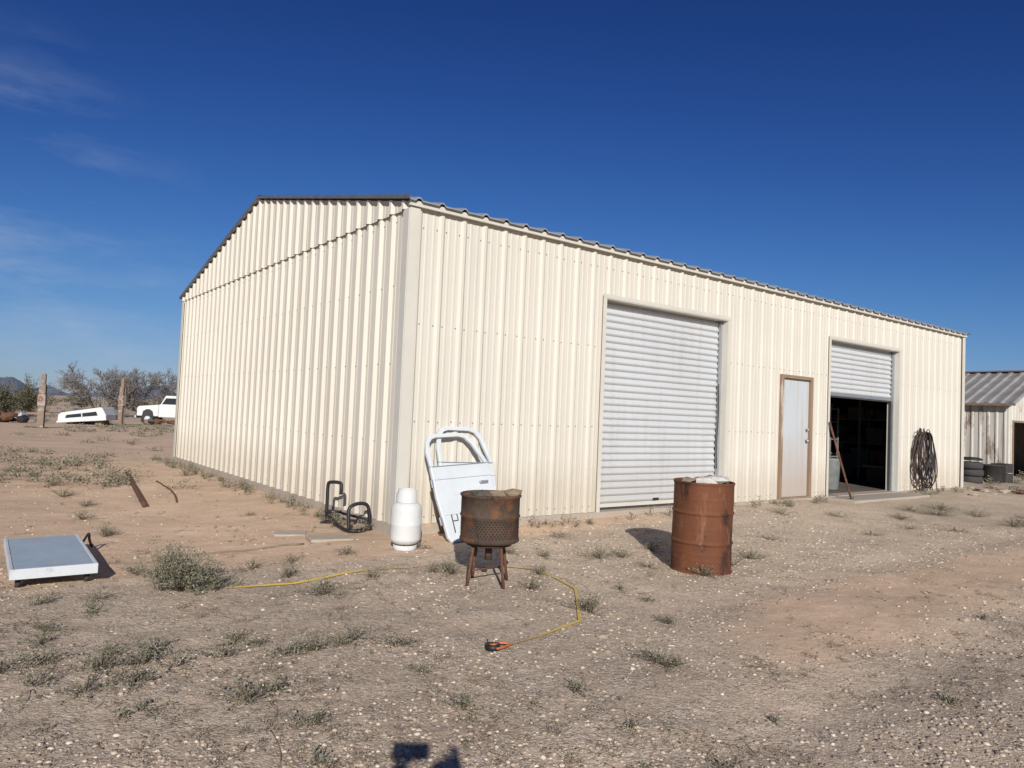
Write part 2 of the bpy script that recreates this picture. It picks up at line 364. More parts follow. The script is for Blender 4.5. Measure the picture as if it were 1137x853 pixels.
WL=[(-4.16,7.51,.17,.14,1),(-3.86,11.95,.25,.25,1),(-5.96,13.29,.22,.2,.8),(-1.51,8.54,.2,.22,1),(-1.32,8.75,.16,.2,.8),(-1.38,5.59,.22,.12,1.1),(-1.8,6.06,.13,.12,.8),(-2.2,6.29,.14,.12,.7),(-1.52,6.95,.14,.08,.7),
(-.47,6.38,.2,.13,1.1),(-.17,3.59,.12,.08,.8),(-.65,4.5,.16,.07,.7),(-1.26,4.22,.14,.07,.8),(-1.12,4.3,.15,.09,1),(-.98,4.42,.12,.08,.8),(-.92,4.58,.1,.07,.6),(-1.22,3.53,.15,.11,1.1),(-1.1,3.68,.1,.07,.5),
(-1.57,4.14,.12,.07,.6),(-1.62,4.42,.14,.06,.6),(-2.12,3.86,.17,.09,1),(-1.95,4.0,.16,.09,.9),(-2.02,3.56,.13,.07,.7),(-1.85,3.7,.13,.08,.8),(-2.3,3.6,.13,.06,.5),(-1.99,4.2,.14,.06,.6),(-2.6,3.75,.14,.09,.9),(-2.68,4.23,.09,.07,.6),
(-.85,3.32,.1,.06,.7),(-.72,2.99,.07,.05,.5),(-.43,4.06,.08,.05,.4),(.96,7.37,.22,.14,.9),(1.21,7.51,.16,.13,.8),(.23,6.01,.16,.12,.8),(.65,5.4,.2,.16,1),(.99,6.14,.07,.06,.4),(1.42,7.12,.12,.06,.4),(1.18,5.2,.09,.08,.7),
(1.16,5.79,.06,.06,.4),(.93,4.38,.13,.09,.9),(.98,4.28,.12,.08,.8),(.41,3.85,.09,.05,.5),(.63,3.46,.06,.03,.3),(1.9,6.82,.18,.1,1.1),(2.62,7.71,.2,.13,.9),(2.35,7.4,.14,.1,.6),(4.2,11.0,.3,.12,.6),(7.27,12.18,.45,.15,1),(7.0,12.5,.35,.12,.8),
(2.44,3.94,.08,.05,.5),(8.03,11.41,.3,.15,1),(3.75,5.66,.09,.05,.4),(1.38,3.64,.04,.03,.2),(5.18,11.28,.28,.1,.5),(.62,8.3,.18,.1,.5),(.33,6.52,.14,.1,.6),(-.63,6.35,.14,.1,.6),(-2.81,4.47,.12,.06,.6),(-1.66,3.39,.09,.05,.5),(8.11,12.42,.3,.15,.8),
(-2.2,9.6,.12,.12,.6),(-4.5,12.6,.2,.2,.7),(-.9,7.3,.14,.1,.5),(-3.2,9.0,.1,.05,.4),(-2.9,5.2,.16,.09,.5),(-3.2,5.0,.12,.06,.5),(5.9,10.6,.25,.08,.4),(3.3,8.9,.2,.08,.4),
(-2.45,3.9,.15,.08,.8),(-2.2,4.1,.14,.07,.7),(-1.75,3.95,.12,.06,.6),(-2.95,3.95,.14,.08,.8),(-1.45,4.35,.1,.05,.5),(-2.75,4.9,.13,.06,.6),(-1.95,6.6,.12,.08,.6),(-3.05,6.0,.15,.09,.7),(-1.1,6.1,.12,.07,.6),(.05,7.3,.12,.1,.6),(1.6,7.9,.15,.09,.7),(.4,7.3,.13,.08,.5),
(5.0,9.9,.2,.08,.5),(6.3,11.5,.3,.1,.7),(7.8,12.9,.4,.14,.9),(6.6,10.6,.2,.07,.5),(-5.0,8.5,.2,.12,.7),(-5.6,9.6,.22,.1,.7),(-6.4,10.4,.3,.14,.8),(-7.2,11.4,.3,.14,.8),(-6.9,9.4,.2,.1,.6)]
for (x,y,r,h,dn) in WL:
    clump(w,x,y,r*1.08,h*.95,int(14+r*180*dn),int(55+r*1800*dn),.017,.0036,.06+.22*random.random(),sx=1+.6*random.random(),rot=random.random()*3)
n=0
while n<280:
    y=2.9+random.random()**1.3*11; x=(random.random()-.5)*1.6*y
    a,b=to_local(x,y)
    if a>-.1 and b>-.15: continue
    if vnoise(x,y,1.5,8)<-.02 and random.random()<.8: continue
    if x>1.8 and random.random()<.6: continue
    clump(w,x,y,.02+.05*random.random(),.01+.035*random.random(),9,int(8+random.random()*32),.012,.0024,.0+.2*random.random(),sx=1.5,rot=random.random()*3,stemw=.001); n+=1
for i in range(190):
    t=random.random()
    if i<110: a,b=-.12-random.random()*.3,.3+random.random()*11
    else: a,b=random.random()*15,-.12-random.random()*.35
    if (2.9<a<6 or 8.8<a<12) and random.random()<.8: continue
    x,y=bw(a,b); clump(w,x,y,.04+.09*random.random(),.05+.12*random.random(),9,46,.03,.005,.1,stemw=.002)
w.build('ground_weeds',M_weed)
w=Acc(); n=0
while n<520:
    y=2.9+random.random()**1.4*8; x=(random.random()-.5)*1.6*y
    a,b=to_local(x,y)
    if a>-.1 and b>-.2: continue
    lf=.06 if x<.8 else .2
    if vnoise(x,y,.9,12)+.6*vnoise(x,y,.35,4)<lf: continue
    clump(w,x,y,.05+.10*random.random(),.008+.014*random.random(),12,int(16+random.random()*46),.013,.0022,.0,sx=1.8,rot=random.random()*3,stemw=.0011); n+=1
w.build('dry_plant_litter',M_litter)
w=Acc(); n=0
while n<1050:
    y=11.5+random.random()**1.3*75; x=-y*.25-random.random()*y*.75 if random.random()<.8 else y*.66+random.random()*y*.3
    a,b=to_local(x,y)
    if -1<a<16 and -1.5<b<12: continue
    if vnoise(x,y,6,8)+vnoise(x,y*2,2.2,3)*.7<.05 and random.random()<.9: continue
    s=.1+.28*random.random()**2
    clump(w,x,y,s*1.4,s*.55,10,int(34+s*110),.04+.0008*y,.009+.0003*y,.1+.4*random.random(),sx=1.7,rot=random.random()*3,stemw=.004); n+=1
w.build('scrub_grass',M_dry)
w=Acc(); n=0
while n<330:
    y=70+random.random()**1.3*520; x=(random.random()-.5)*2.0*y
    s=.6+1.0*random.random()
    clump(w,x,y,s*1.3,s*1.0,10,110,.3,.11,.2,sx=1.3,z0=gz(x,y),stemw=.03); n+=1
w.build('distant_scrub',M_shrub)
for (x,y,r,h) in[(-31.3,44,1.9,2.0),(-32.5,41,1.3,1.6),(-35,52,2.2,2.2),(-36,47,1.8,2.0)]:
    s=Acc(); clump(s,x,y,r,h,150,3800,.12,.028,.05,stemw=.018); s.build('creosote_bush',M_shrub)
def bare_tree(name,x,y,H,spread,seed):
    r=random.Random(seed); V=[];F=[];T=[]
    def seg(p,q,r0,r1):
        t=(q-p).normalized(); u=t.orthogonal().normalized(); v=t.cross(u); b=len(V)
        for c,rr in((p,r0),(q,r1)):
            rr=max(rr,.0095)
            for k in range(3):
                a=k*2.094; V.append(c+(u*math.cos(a)+v*math.sin(a))*rr)
        for k in range(3): F.append((b+k,b+(k+1)%3,b+3+(k+1)%3,b+3+k)); T.append(min(1,.15+.5*r.random()+(.3 if r0<.02 else 0)))
    def grow(p,d,L,rad,dep):
        q=p
        for s in range(3):
            d=(d+Vector((r.gauss(0,.16),r.gauss(0,.16),r.gauss(0,.12)))).normalized()
            n_=q+d*L/3; seg(q,n_,rad*(1-s*.15),rad*(1-(s+1)*.15)); q=n_
            if dep>0:
                for _ in range(1 if (dep>2 or s==0) else 2):
                    dd=(d+Vector((r.gauss(0,.6),r.gauss(0,.6),r.gauss(.12,.4)))).normalized()
                    grow(q,dd,L*.62,rad*.5,dep-1)
        if dep>0: grow(q,(d+Vector((r.gauss(0,.4),r.gauss(0,.4),r.gauss(0,.3)))).normalized(),L*.65,rad*.55,dep-1)
    z=gz(x,y)
    for i in range(6):
        a=i*1.05+r.random(); d=Vector((math.cos(a)*spread,math.sin(a)*spread,1.0)).normalized()
        grow(Vector((x+math.cos(a)*.15,y+math.sin(a)*.15,z-.05)),d,H*.42,.075,4)
    fast_mesh(name,np.array([tuple(v) for v in V]),np.array(F),M_twig,tone=T)
bare_tree('bare_mesquite_tree',-28.4,50,4.4,.75,3)
bare_tree('bare_mesquite_tree.001',-26.0,51,4.1,.7,5)
# ------------------------------------------------------------------ hills
M_hill=surf('hazy_hills',(.16,.185,.25),(.12,.14,.195),.004,1.0,bs=0)  # distance haze painted into the bluish base colour
th=np.linspace(math.radians(20),math.radians(160),260); rad=np.array([2300,2420,2550,2700,2850])
prof=[0,.55,1,.7,0]
Vh=[];
for i,R in enumerate(rad):
    hh=(vnoise(th*100,np.zeros_like(th),5,3)+.5)*.6+(vnoise(th*100,np.zeros_like(th)+i*.4,1.6,7)+.5)*.3+(vnoise(th*100,np.zeros_like(th)+i*.3,.6,2)+.5)*.12
    z=-3+70*np.maximum(hh-.15,0)*prof[i]*(.9+.2*i%2)
    Vh.append(np.stack([R*np.cos(th),R*np.sin(th),z],1))
Vh=np.concatenate(Vh);n=len(th)
Fh=[(i*n+k,i*n+k+1,(i+1)*n+k+1,(i+1)*n+k) for i in range(4) for k in range(n-1)]
fast_mesh('distant_hills',Vh,np.array(Fh),M_hill,smooth=True)
# ------------------------------------------------------------------ ribbed sheets
def rib_profile(L,pitch=.305,phase=.10,h=.032,minor=True,wb=.045,wt=.016):
    pts=[(0,0)]; c=phase
    while c-wb<L:
        seq=[(c-wb,0),(c-wt,h),(c+wt,h),(c+wb,0)]
        if minor: 
            for m in(.105,.20): seq+=[(c+m-.018,0),(c+m-.010,.0045),(c+m+.010,.0045),(c+m+.018,0)]
        pts+=[p for p in seq if 0<p[0]<L]; c+=pitch
    pts.append((L,0)); return pts
def cut_profile(pts,cuts):
    out=list(pts)
    for c in cuts:
        for i in range(len(out)-1):
            if out[i][0]<c<out[i+1][0]:
                t=(c-out[i][0])/(out[i+1][0]-out[i][0]); out.insert(i+1,(c,out[i][1]+t*(out[i+1][1]-out[i][1]))); break
    return out
def ribbed(name,L,zb,ztop,mapf,mat,parent,openings=(),cuts=(),**kw):
    pts=rib_profile(L,**kw); cs=list(cuts)
    for o in openings: cs+=[o[0],o[1]]
    pts=cut_profile(pts,cs); V=[];F=[]
    for i in range(len(pts)-1):
        (a0,o0),(a1,o1)=pts[i],pts[i+1]
        if a1-a0<1e-5: continue
        m=(a0+a1)/2
        ivs=[[lambda a:zb(a),lambda a:ztop(a)]]
        for (x0,x1,z0,z1) in openings:
            if x0<m<x1: ivs=[[ (lambda a,z1=z1:z1),(lambda a:ztop(a))]]
        for lo,hi in ivs:
            b=len(V)
            V+= [mapf(a0,o0,lo(a0)),mapf(a1,o1,lo(a1)),mapf(a1,o1,hi(a1)),mapf(a0,o0,hi(a0))]
            F.append((b,b+1,b+2,b+3))
    return mesh_obj(name,V,F,mat,parent)
# ------------------------------------------------------------------ main building
B=empty('metal_workshop_building',(BX,BY,SLAB),BA)
box('slab',-.05,BL+.05,-.05,BD+.05,-.55,0,M_conc,B)
OP=[(3.06,5.81,0,2.93),(7.36,8.36,0,2.17),(8.95,11.72,0,2.94)]
fl=lambda v:(lambda a:v)
ribbed('front_wall',BL,fl(.0),fl(EAVE),lambda a,o,z:(a,-o,z),M_wall,B,OP,h=.024)
ribbed('side_wall',BD,fl(.0),fl(EAVE-.02),lambda a,o,z:(-o,a,z),M_wall,B,wb=.055,wt=.022,h=.040)
gt=lambda a:EAVE+SLOPE*(a if a<RIDGE else RIDGE*(BD-a)/(BD-RIDGE))
ribbed('side_gable_wall',BD,fl(EAVE-.06),lambda a:gt(a)+.02,lambda a,o,z:(-o-.028,a,z),M_wall,B,cuts=(RIDGE,),wb=.055,wt=.022,h=.038)
ribbed('back_wall',BL,fl(0),fl(EAVE),lambda a,o,z:(a,BD+o,z),M_wall,B)
ribbed('far_side_wall',BD,fl(0),lambda a:gt(a),lambda a,o,z:(BL+o,a,z),M_wall,B,cuts=(RIDGE,))
OH=.085
def roof_sheet(name,y0,y1,z0,z1):
    pts=rib_profile(BL+2*OH,phase=.12,h=.03,minor=False); V=[];F=[]
    for i,(a,o) in enumerate(pts):
        V+=[(a-OH,y0,z0+o),(a-OH,y1,z1+o),(a-OH,y0,z0+o-.018),]
    n=len(pts)
    for i in range(n-1):
        F.append((3*i,3*i+3,3*i+4,3*i+1)); F.append((3*i,3*i+2,3*i+5,3*i+3))
    return mesh_obj(name,V,F,M_roof,B)
SL2=SLOPE*RIDGE/(BD-RIDGE)
roof_sheet('roof_front',-.11,RIDGE,EAVE+.05-SLOPE*.11,EAVE+.05+SLOPE*RIDGE)
roof_sheet('roof_back',BD+.13,RIDGE,EAVE+.05-SL2*.13,EAVE+.05+SLOPE*RIDGE)
box('eave_trim',-.06,BL+.06,-.075,-.04,EAVE-.04,EAVE+.020,M_trim,B)
box('eave_purlin',0,BL,-.038,.03,EAVE-.03,EAVE+.025,M_trim,B)
def rake(x0,x1):
    pz=lambda y:EAVE+.05+(SLOPE*y if y<RIDGE else SLOPE*RIDGE-SL2*(y-RIDGE))
    for nm,ya,yb in(('rake_trim_front',-.12,RIDGE),('rake_trim_back',RIDGE,BD+.15)):
        za,zb_=pz(ya),pz(yb)
        V=[(x,y,z+dz) for x in(x0,x1) for (y,z) in((ya,za),(yb,zb_)) for dz in(-.012,.034)]
        F=[(0,1,3,2),(4,6,7,5),(0,4,5,1),(2,3,7,6),(0,2,6,4),(1,5,7,3)]
        mesh_obj(nm,V,F,M_rake,B)
rake(-OH-.012,-OH-.002); rake(BL+OH+.002,BL+OH+.012)
V=[]
for x in(-OH,BL+OH):
    V+=[(x,RIDGE-.25,EAVE+.09+SLOPE*(RIDGE-.25)),(x,RIDGE,EAVE+.10+SLOPE*RIDGE),(x,RIDGE+.25,EAVE+.09+SLOPE*(RIDGE-.25))]
mesh_obj('ridge_cap',V,[(0,3,4,1),(1,4,5,2)],M_galv,B)
box('corner_trim_front',-.042,.09,-.046,-.036,.0,EAVE-.045,M_trim,B)
box('corner_trim_side',-.052,-.042,-.0355,.085,.0,EAVE-.065,M_ctrim,B)
box('corner_trim_far',BL-.10,BL+.04,-.046,-.036,.0,EAVE-.045,M_trim,B)
box('corner_trim_back',-.052,-.042,BD-.12,BD+.04,.0,EAVE-.08,M_trim,B)
def screws():
    V=[];F=[]
    def s(c,ax):
        b=len(V); r=.009
        u=Vector((1,0,0)) if ax=='y' else Vector((0,1,0)); o=Vector((0,-1,0)) if ax=='y' else Vector((-1,0,0))
        for k in range(6):
            a=k*math.pi/3; V.append(Vector(c)+u*math.cos(a)*r+Vector((0,0,1))*math.sin(a)*r)
        for k in range(6):
            a=k*math.pi/3; V.append(Vector(c)+o*.007+u*math.cos(a)*r*.7+Vector((0,0,1))*math.sin(a)*r*.7)
        F.append(tuple(range(b+6,b+12)))
        for k in range(6): F.append((b+k,b+(k+1)%6,b+6+(k+1)%6,b+6+k))
    for z in(.08,1.15,2.25,3.35):
        c=.10
        while c<BL-.1:
            for dx in(-.062,.062):
                a=c+dx
                if a<.12 or any(o[0]-.05<a<o[1]+.05 and z<o[3]+.05 for o in OP): continue
                s((a,-.001,z+.012*(random.random()-.5)),'y')
            c+=.305
    for z in(.08,.9,1.8,2.7,3.45):
        c=.10
        while c<BD-.1:
            for dx in(-.07,.07):
                if c+dx>.14: s((-.001,c+dx,z+.012*(random.random()-.5)),'x')
            c+=.305
    mesh_obj('wall_screws',V,F,M_screw,B)
screws()
def curtain(name,x0,x1,z0,z1,y):
    V=[];F=[];rows=[];z=z0;p=.098
    while z<z1:
        for k in range(9):
            t=k/9; zz=z+t*p
            if zz>z1: break
            o=.028*math.sin(math.pi*t/.78)**.8 if t<.78 else 0.0
            rows.append((zz,o))
        z+=p
    rows.append((z1,0))
    for zz,o in rows: V+=[(x0,y-o,zz),(x1,y-o,zz)]
    for i in range(len(rows)-1): F.append((2*i,2*i+1,2*i+3,2*i+2))
    return mesh_obj(name,V,F,M_door,B)
for nm,(x0,x1,_,zt),zb in(('rollup_door',OP[0],.035),('open_rollup_door',OP[2],1.89)):
    curtain(nm+'_curtain',x0+.01,x1-.01,zb+.05,zt+.1,.13)
    box(nm+'_bottom_bar',x0+.012,x1-.012,.10,.145,zb,zb+.05,M_trim if zb<1 else M_galv,B)
    box(nm+'_seal',x0+.014,x1-.014,.11,.135,zb-.03,zb-.001,M_rubber,B)
    for s_,a in(('left',x0),('right',x1)):
        sg=1 if s_=='left' else -1
        xa,xb=sorted((a,a+sg*.012)); box(nm+'_jamb_'+s_,xa,xb,-.045,.2,0,zt,M_trim,B)
        xa,xb=sorted((a-sg*.055,a-sg*.001)); box(nm+'_casing_'+s_,xa,xb,-.049,-.038,0,zt,M_trim,B)
        xa,xb=sorted((a+sg*.013,a+sg*.06)); box(nm+'_guide_'+s_,xa,xb,.06,.098,0.001,zt-.02,M_galv,B)
    box(nm+'_header',x0+.013,x1-.013,-.045,.2,zt-.012,zt,M_trim,B)
    box(nm+'_header_casing',x0-.055,x1+.055,-.051,-.038,zt+.001,zt+.055,M_trim,B)
box('rollup_door_pull',4.3,4.42,.085,.099,.10,.13,M_black,B)
tube('rollup_door_rope',smooth_path([(5.72,.05,1.9),(5.73,.045,1.4),(5.71,.05,.9),(5.73,.05,.55)]),.009,M_rubber,B,6)
x0,x1,_,zt=OP[2]
box('rollup_drum_housing',x0,x1,.22,.62,2.75,3.2,M_dark,B)
x0,x1,_,zt=OP[1]
for s_,xa,xb in(('left',x0,x0+.06),('right',x1-.06,x1)): box('man_door_frame_'+s_,xa,xb,-.055,.10,0,zt,M_woodframe,B,.004)
box('man_door_frame_top',x0+.061,x1-.061,-.055,.10,zt-.06,zt,M_woodframe,B,.004)
box('man_door_leaf',x0+.062,x1-.062,.0,.045,.03,zt-.062,M_mandoor,B,.003)
box('man_door_threshold',x0+.062,x1-.062,-.05,.10,.001,.028,M_woodframe,B)
def knob(x,z,r):
    V,F=tube_geo([(x,0,z),(x,-.03,z),(x,-.035,z),(x,-.065,z)],[r*.5,r*.45,r,r*.7],12); mesh_obj('door_knob',V,F,M_galv,B,True)
knob(x1-.14,1.02,.032); knob(x1-.14,1.22,.026)
for z in(.25,1.05,1.85): tube('hinge',[(x0+.064,-.008,z),(x0+.064,-.008,z+.1)],.009,M_galv,B,6)
box('concrete_apron',8.85,11.85,-.62,-.052,-.3,-.012,M_conc,B,.01)
# interior of open bay; dark partitions and linings added to keep it dim
box('dimming_partition_back',8.35,BL-.1,4.8,4.85,0,3.6,M_dark,B)
box('dimming_partition_left',8.30,8.34,.3,4.79,0,3.5,M_dark,B)
box('dimming_partition_right',14.75,14.79,.3,4.79,0,3.5,M_dark,B)
box('dimming_lining_front',11.85,14.74,.16,.20,0,3.5,M_dark,B)
box('dimming_lining_ceiling',8.35,14.74,.64,4.79,3.3,3.34,M_dark,B)
box('interior_floor_sheet',8.36,14.7,.22,4.78,.001,.006,surf('dark_brown_floor',(.16,.13,.10),(.09,.075,.06),2,.8),B)  # thin sheet of darker brown over the bay floor
M_clut=[surf('clutter_green',(.05,.07,.05),(.03,.05,.04),4,.7),surf('clutter_grey',(.14,.14,.14),(.08,.08,.08),4,.7),surf('clutter_brown',(.12,.08,.05),(.08,.05,.035),4,.8),M_rust]
for sy in(.7,2.0,3.3,4.6):
    for sx in(14.15,14.65): box('shelf_post',sx,sx+.04,sy,sy+.04,0.007,2.2,M_galv,B)
for sz in(.3,.9,1.5,2.1):
    box('shelf_board',14.17,14.67,.75,4.58,sz,sz+.03,M_wood,B)
    y=.8
    while y<4.2:
        wd=.15+random.random()*.35; box('shelf_item',14.2,14.55,y,y+wd,sz+.031,sz+.08+random.random()*.42,random.choice(M_clut),B,.01); y+=wd+.04+random.random()*.1
# narrow upright steel rack standing a little way inside
M_rack=surf('dull_grey_rack',(.24,.25,.24),(.15,.16,.15),6,.7)
for sx in(12.0,12.34):
    for sy in(1.6,1.9): box('rack_upright',sx,sx+.03,sy,sy+.03,.007,1.75,M_rack,B)
for sz in(.2,.6,1.0,1.4,1.7):
    box('rack_shelf',12.031,12.339,1.6,1.93,sz,sz+.02,M_rack,B)
    rock('rack_item',(12.17,1.75,sz+.08),(.12,.1,.07),random.choice(M_clut),B,int(sz*10))
o=lathe('trash_can',[(.20,0),(.22,.02),(.25,.6),(.265,.62),(.25,.64),(.23,.60),(.2,.3)],M_rack,B,24); o.location=(10.35,.75,.008)
for i,(x,y,h) in enumerate([(12.9,2.9,.9),(13.5,2.1,1.2),(13.3,.9,.75),(11.0,3.2,1.1),(12.4,3.7,1.5)]):
    box('bench_block',x,x+.5,y,y+.5,.008,h*.5,M_clut[i%4],B,.02); box('bench_top',x-.1,x+.62,y-.05,y+.55,h*.5+.001,h*.5+.05,M_wood,B,.005)
    o=lathe('can_on_bench',[(.1,0),(.1,.25),(.08,.28)],M_clut[(i+1)%4],B,14); o.location=(x+.2,y+.2,h*.5+.052)
# ------------------------------------------------------------------ items by the wall
gx,gy=bw(9.1,-.42)
tube('leaning_pipe',[(gx,gy,gz(gx,gy)+.01),(*bw(8.90,-.075),SLAB+1.38)],.019,M_rust,None,8)
Hh=empty('hanging_hose_bundle',(*bw(12.72,-.05),SLAB),BA)
box('hook_bracket',-.04,.04,-.06,.0,1.22,1.27,M_black,Hh,.005)
tube('hook',[(0,0,1.24),(0,-.12,1.22),(0,-.13,1.28)],.012,M_black,Hh,6)
for i in range(15):
    r=random; w_=.16+.30*r.random(); lo=.0+.6*r.random()**2; y_=-.05-.007*i; sk=(r.random()-.5)*.4
    pts=[(0,y_,1.26),(-w_*.6,y_,1.18),(-w_+sk*.5,y_,.75),(-w_*.8+sk,y_-.02,lo+.25),(sk,y_-.03,lo+.05),(w_*.8+sk,y_-.02,lo+.25),(w_+sk*.5,y_,.7),(w_*.6,y_,1.18),(0,y_,1.26)]
    tube('hose_loop',smooth_path(pts,5),.009+.006*r.random(),random.choice([M_rubber,M_black,M_black,M_rust]),Hh,6)
for i in range(7):
    x=-.42+.14*i+random.random()*.08
    tube('hanging_rod',smooth_path([(x*.3,-.03,1.25+.12*random.random()),(x,-.06,.8),(x*1.2,-.12,.0)]),.011,M_black if i%3 else M_rust,Hh,6)
for x,z in((-.34,1.3),(.28,1.36)): tube('top_sprig',smooth_path([(0,-.06,1.15),(x*.6,-.08,1.32),(x,-.08,z-.1)]),.009,M_black,Hh,6)
# ------------------------------------------------------------------ rusty drum
def place(name,x,y,rz=0,dz=0,**k): return empty(name,(x,y,gz(x,y)+dz),rz,**k)
Dm=place('rusty_steel_drum',1.935,7.13,.4,-.01,rx=.012)
R=.288
pf=[(R-.01,0),(R+.008,.004),(R+.008,.02),(R,.028)]
z=.04
while z<.85:
    o=0
    for c in(.30,.585): o=max(o,.012*math.exp(-((z-c)/.012)**2))
    for c in(.14,.20,.44,.72): o=max(o,.002*math.exp(-((z-c)/.01)**2))
    pf.append((R+o,z)); z+=.008
pf+=[(R,.85),(R+.006,.862),(R+.009,.872),(R+.004,.882),(R-.006,.882),(R-.01,.872),(R-.012,.80),(R-.012,.74)]
lathe('drum_body',pf,M_drumrust,Dm,64,.008,True,False)
lathe('drum_contents',[(.27,.78),(.2,.82),(.1,.83),(.01,.82)],M_ash,Dm,28,.05,False,True,False)
for i in range(18):
    a=random.random()*6.28; q=.19*random.random()**.5
    s=.03+.05*random.random(); rock('drum_trash',(q*math.cos(a),q*math.sin(a),.85+.04*random.random()),(s*1.6,s*1.2,s*.7),random.choice([M_paper,M_wood,M_wood,M_ash,M_paper]),Dm,i)
rock('drum_paper',(.04,-.15,.905),(.15,.10,.045),M_paper,Dm,77); rock('drum_bag',(.17,-.04,.90),(.12,.10,.04),M_paper,Dm,78); rock('drum_board',(-.1,-.08,.895),(.12,.05,.02),M_wood,Dm,79)
# ------------------------------------------------------------------ washer tub fire pit
Fp=place('washer_tub_fire_pit',-.14,6.15,.2)
R=.25; z0=.36
lathe('tub_wall',[(R-.05,z0-.012),(R-.008,z0),(R+.004,z0+.012),(R+.004,z0+.03),(R-.003,z0+.04),(R-.003,z0+.205),(R+.006,z0+.213),(R+.006,z0+.228),(R,z0+.236),(R,z0+.375),(R+.010,z0+.38),(R+.012,z0+.395),(R,z0+.402),(R-.012,z0+.395),(R-.014,z0+.2),(R-.014,z0+.06)],M_tub,Fp,56,.004,True,False)
lathe('ash_bed',[(R-.014,z0+.30),(.12,z0+.33),(.01,z0+.32)],M_ash,Fp,28,.03,False,True,False)
V=[];F=[]
for row in range(8):
    for k in range(54):
        a=2*math.pi*(k+.5*(row%2))/54; zc=z0+.054+row*.0195; r_=R+.002; b=len(V)
        u=Vector((-math.sin(a),math.cos(a),0))
        for j in range(6): V.append(Vector((r_*math.cos(a),r_*math.sin(a),zc))+(u*math.cos(j*1.047)+Vector((0,0,1))*math.sin(j*1.047))*.0062)
        F.append(tuple(range(b,b+6)))
mesh_obj('tub_perforations',V,F,M_hole,Fp)
for k in range(4):
    a=k*math.pi/2+.5; c,s_=math.cos(a),math.sin(a)
    tube('leg',[(c*.16,s_*.16,z0-.01),(c*.19,s_*.19,.16),(c*.215,s_*.215,0)],[.014,.013,.015],M_rust,Fp,6)
ringp=[(.185*math.cos(t*.314),.185*math.sin(t*.314),z0-.02) for t in range(20)]
tube('leg_ring',ringp,.012,M_tub,Fp,6,True)
tube('leg_brace',[(.15,.1,.12),(-.15,-.1,.13)],.008,M_rust,Fp,6)
tube('center_pipe',[(0,0,.2),(0,0,z0)],.03,M_tub,Fp,10)
rock('burnt_log',(.10,-.06,z0+.395),(.14,.07,.05),M_wood,Fp,5); rock('burnt_log_end',(.17,-.10,z0+.415),(.09,.06,.05),M_wood,Fp,8)
rock('charred_chunk',(-.08,-.05,z0+.39),(.12,.07,.05),M_ash,Fp,6)
for k in range(9):
    hw=math.sqrt(max(.0,.235**2-(.05*(k-4))**2))
    tube('grate_bar',[(-hw,.05*(k-4),z0+.386),(hw,.05*(k-4),z0+.386)],.004,M_rust,Fp,5)
# ------------------------------------------------------------------ propane cylinder
Pt=place('propane_tank',-1.01,7.27,.5,rx=.01)
lathe('foot_ring',[(.115,0),(.118,.002),(.118,.05),(.112,.05)],M_white,Pt,36,0,False,False)
pf=[(.02,.03)]+[(.155*math.sin(t),.12-.085*math.cos(t)) for t in np.linspace(.3,math.pi/2,9)]+[(.156,.25),(.158,.255),(.156,.262),(.156,.38)]+[(.155*math.cos(t),.40+.10*math.sin(t)) for t in np.linspace(0,1.5,10)]
lathe('tank_body',pf,M_white,Pt,48)
V=[];F=[];n=40
for k in range(n+1):
    a=.5+ (2*math.pi-1.3)*k/n
    zt=.60-.035*(1 if (n*.42<k<n*.58) else 0)
    for r_,z in((.112,.475),(.107,zt),(.102,zt),(.107,.475)): V.append((r_*math.cos(a),r_*math.sin(a),z))
for k in range(n):
    for j in range(3): F.append((4*k+j,4*k+4+j,4*k+5+j,4*k+1+j))
mesh_obj('collar',V,F,M_white,Pt)
tube('valve_stem',[(0,0,.49),(0,0,.56)],.016,surf('brass',(.5,.33,.12),(.4,.27,.1),8,.4,.8),Pt,10)
tube('valve_handle',[(0,0,.56),(0,0,.585)],.03,M_black,Pt,10); tube('valve_outlet',[(0,0,.53),(.05,-.03,.53)],.012,M_galv,Pt,8)
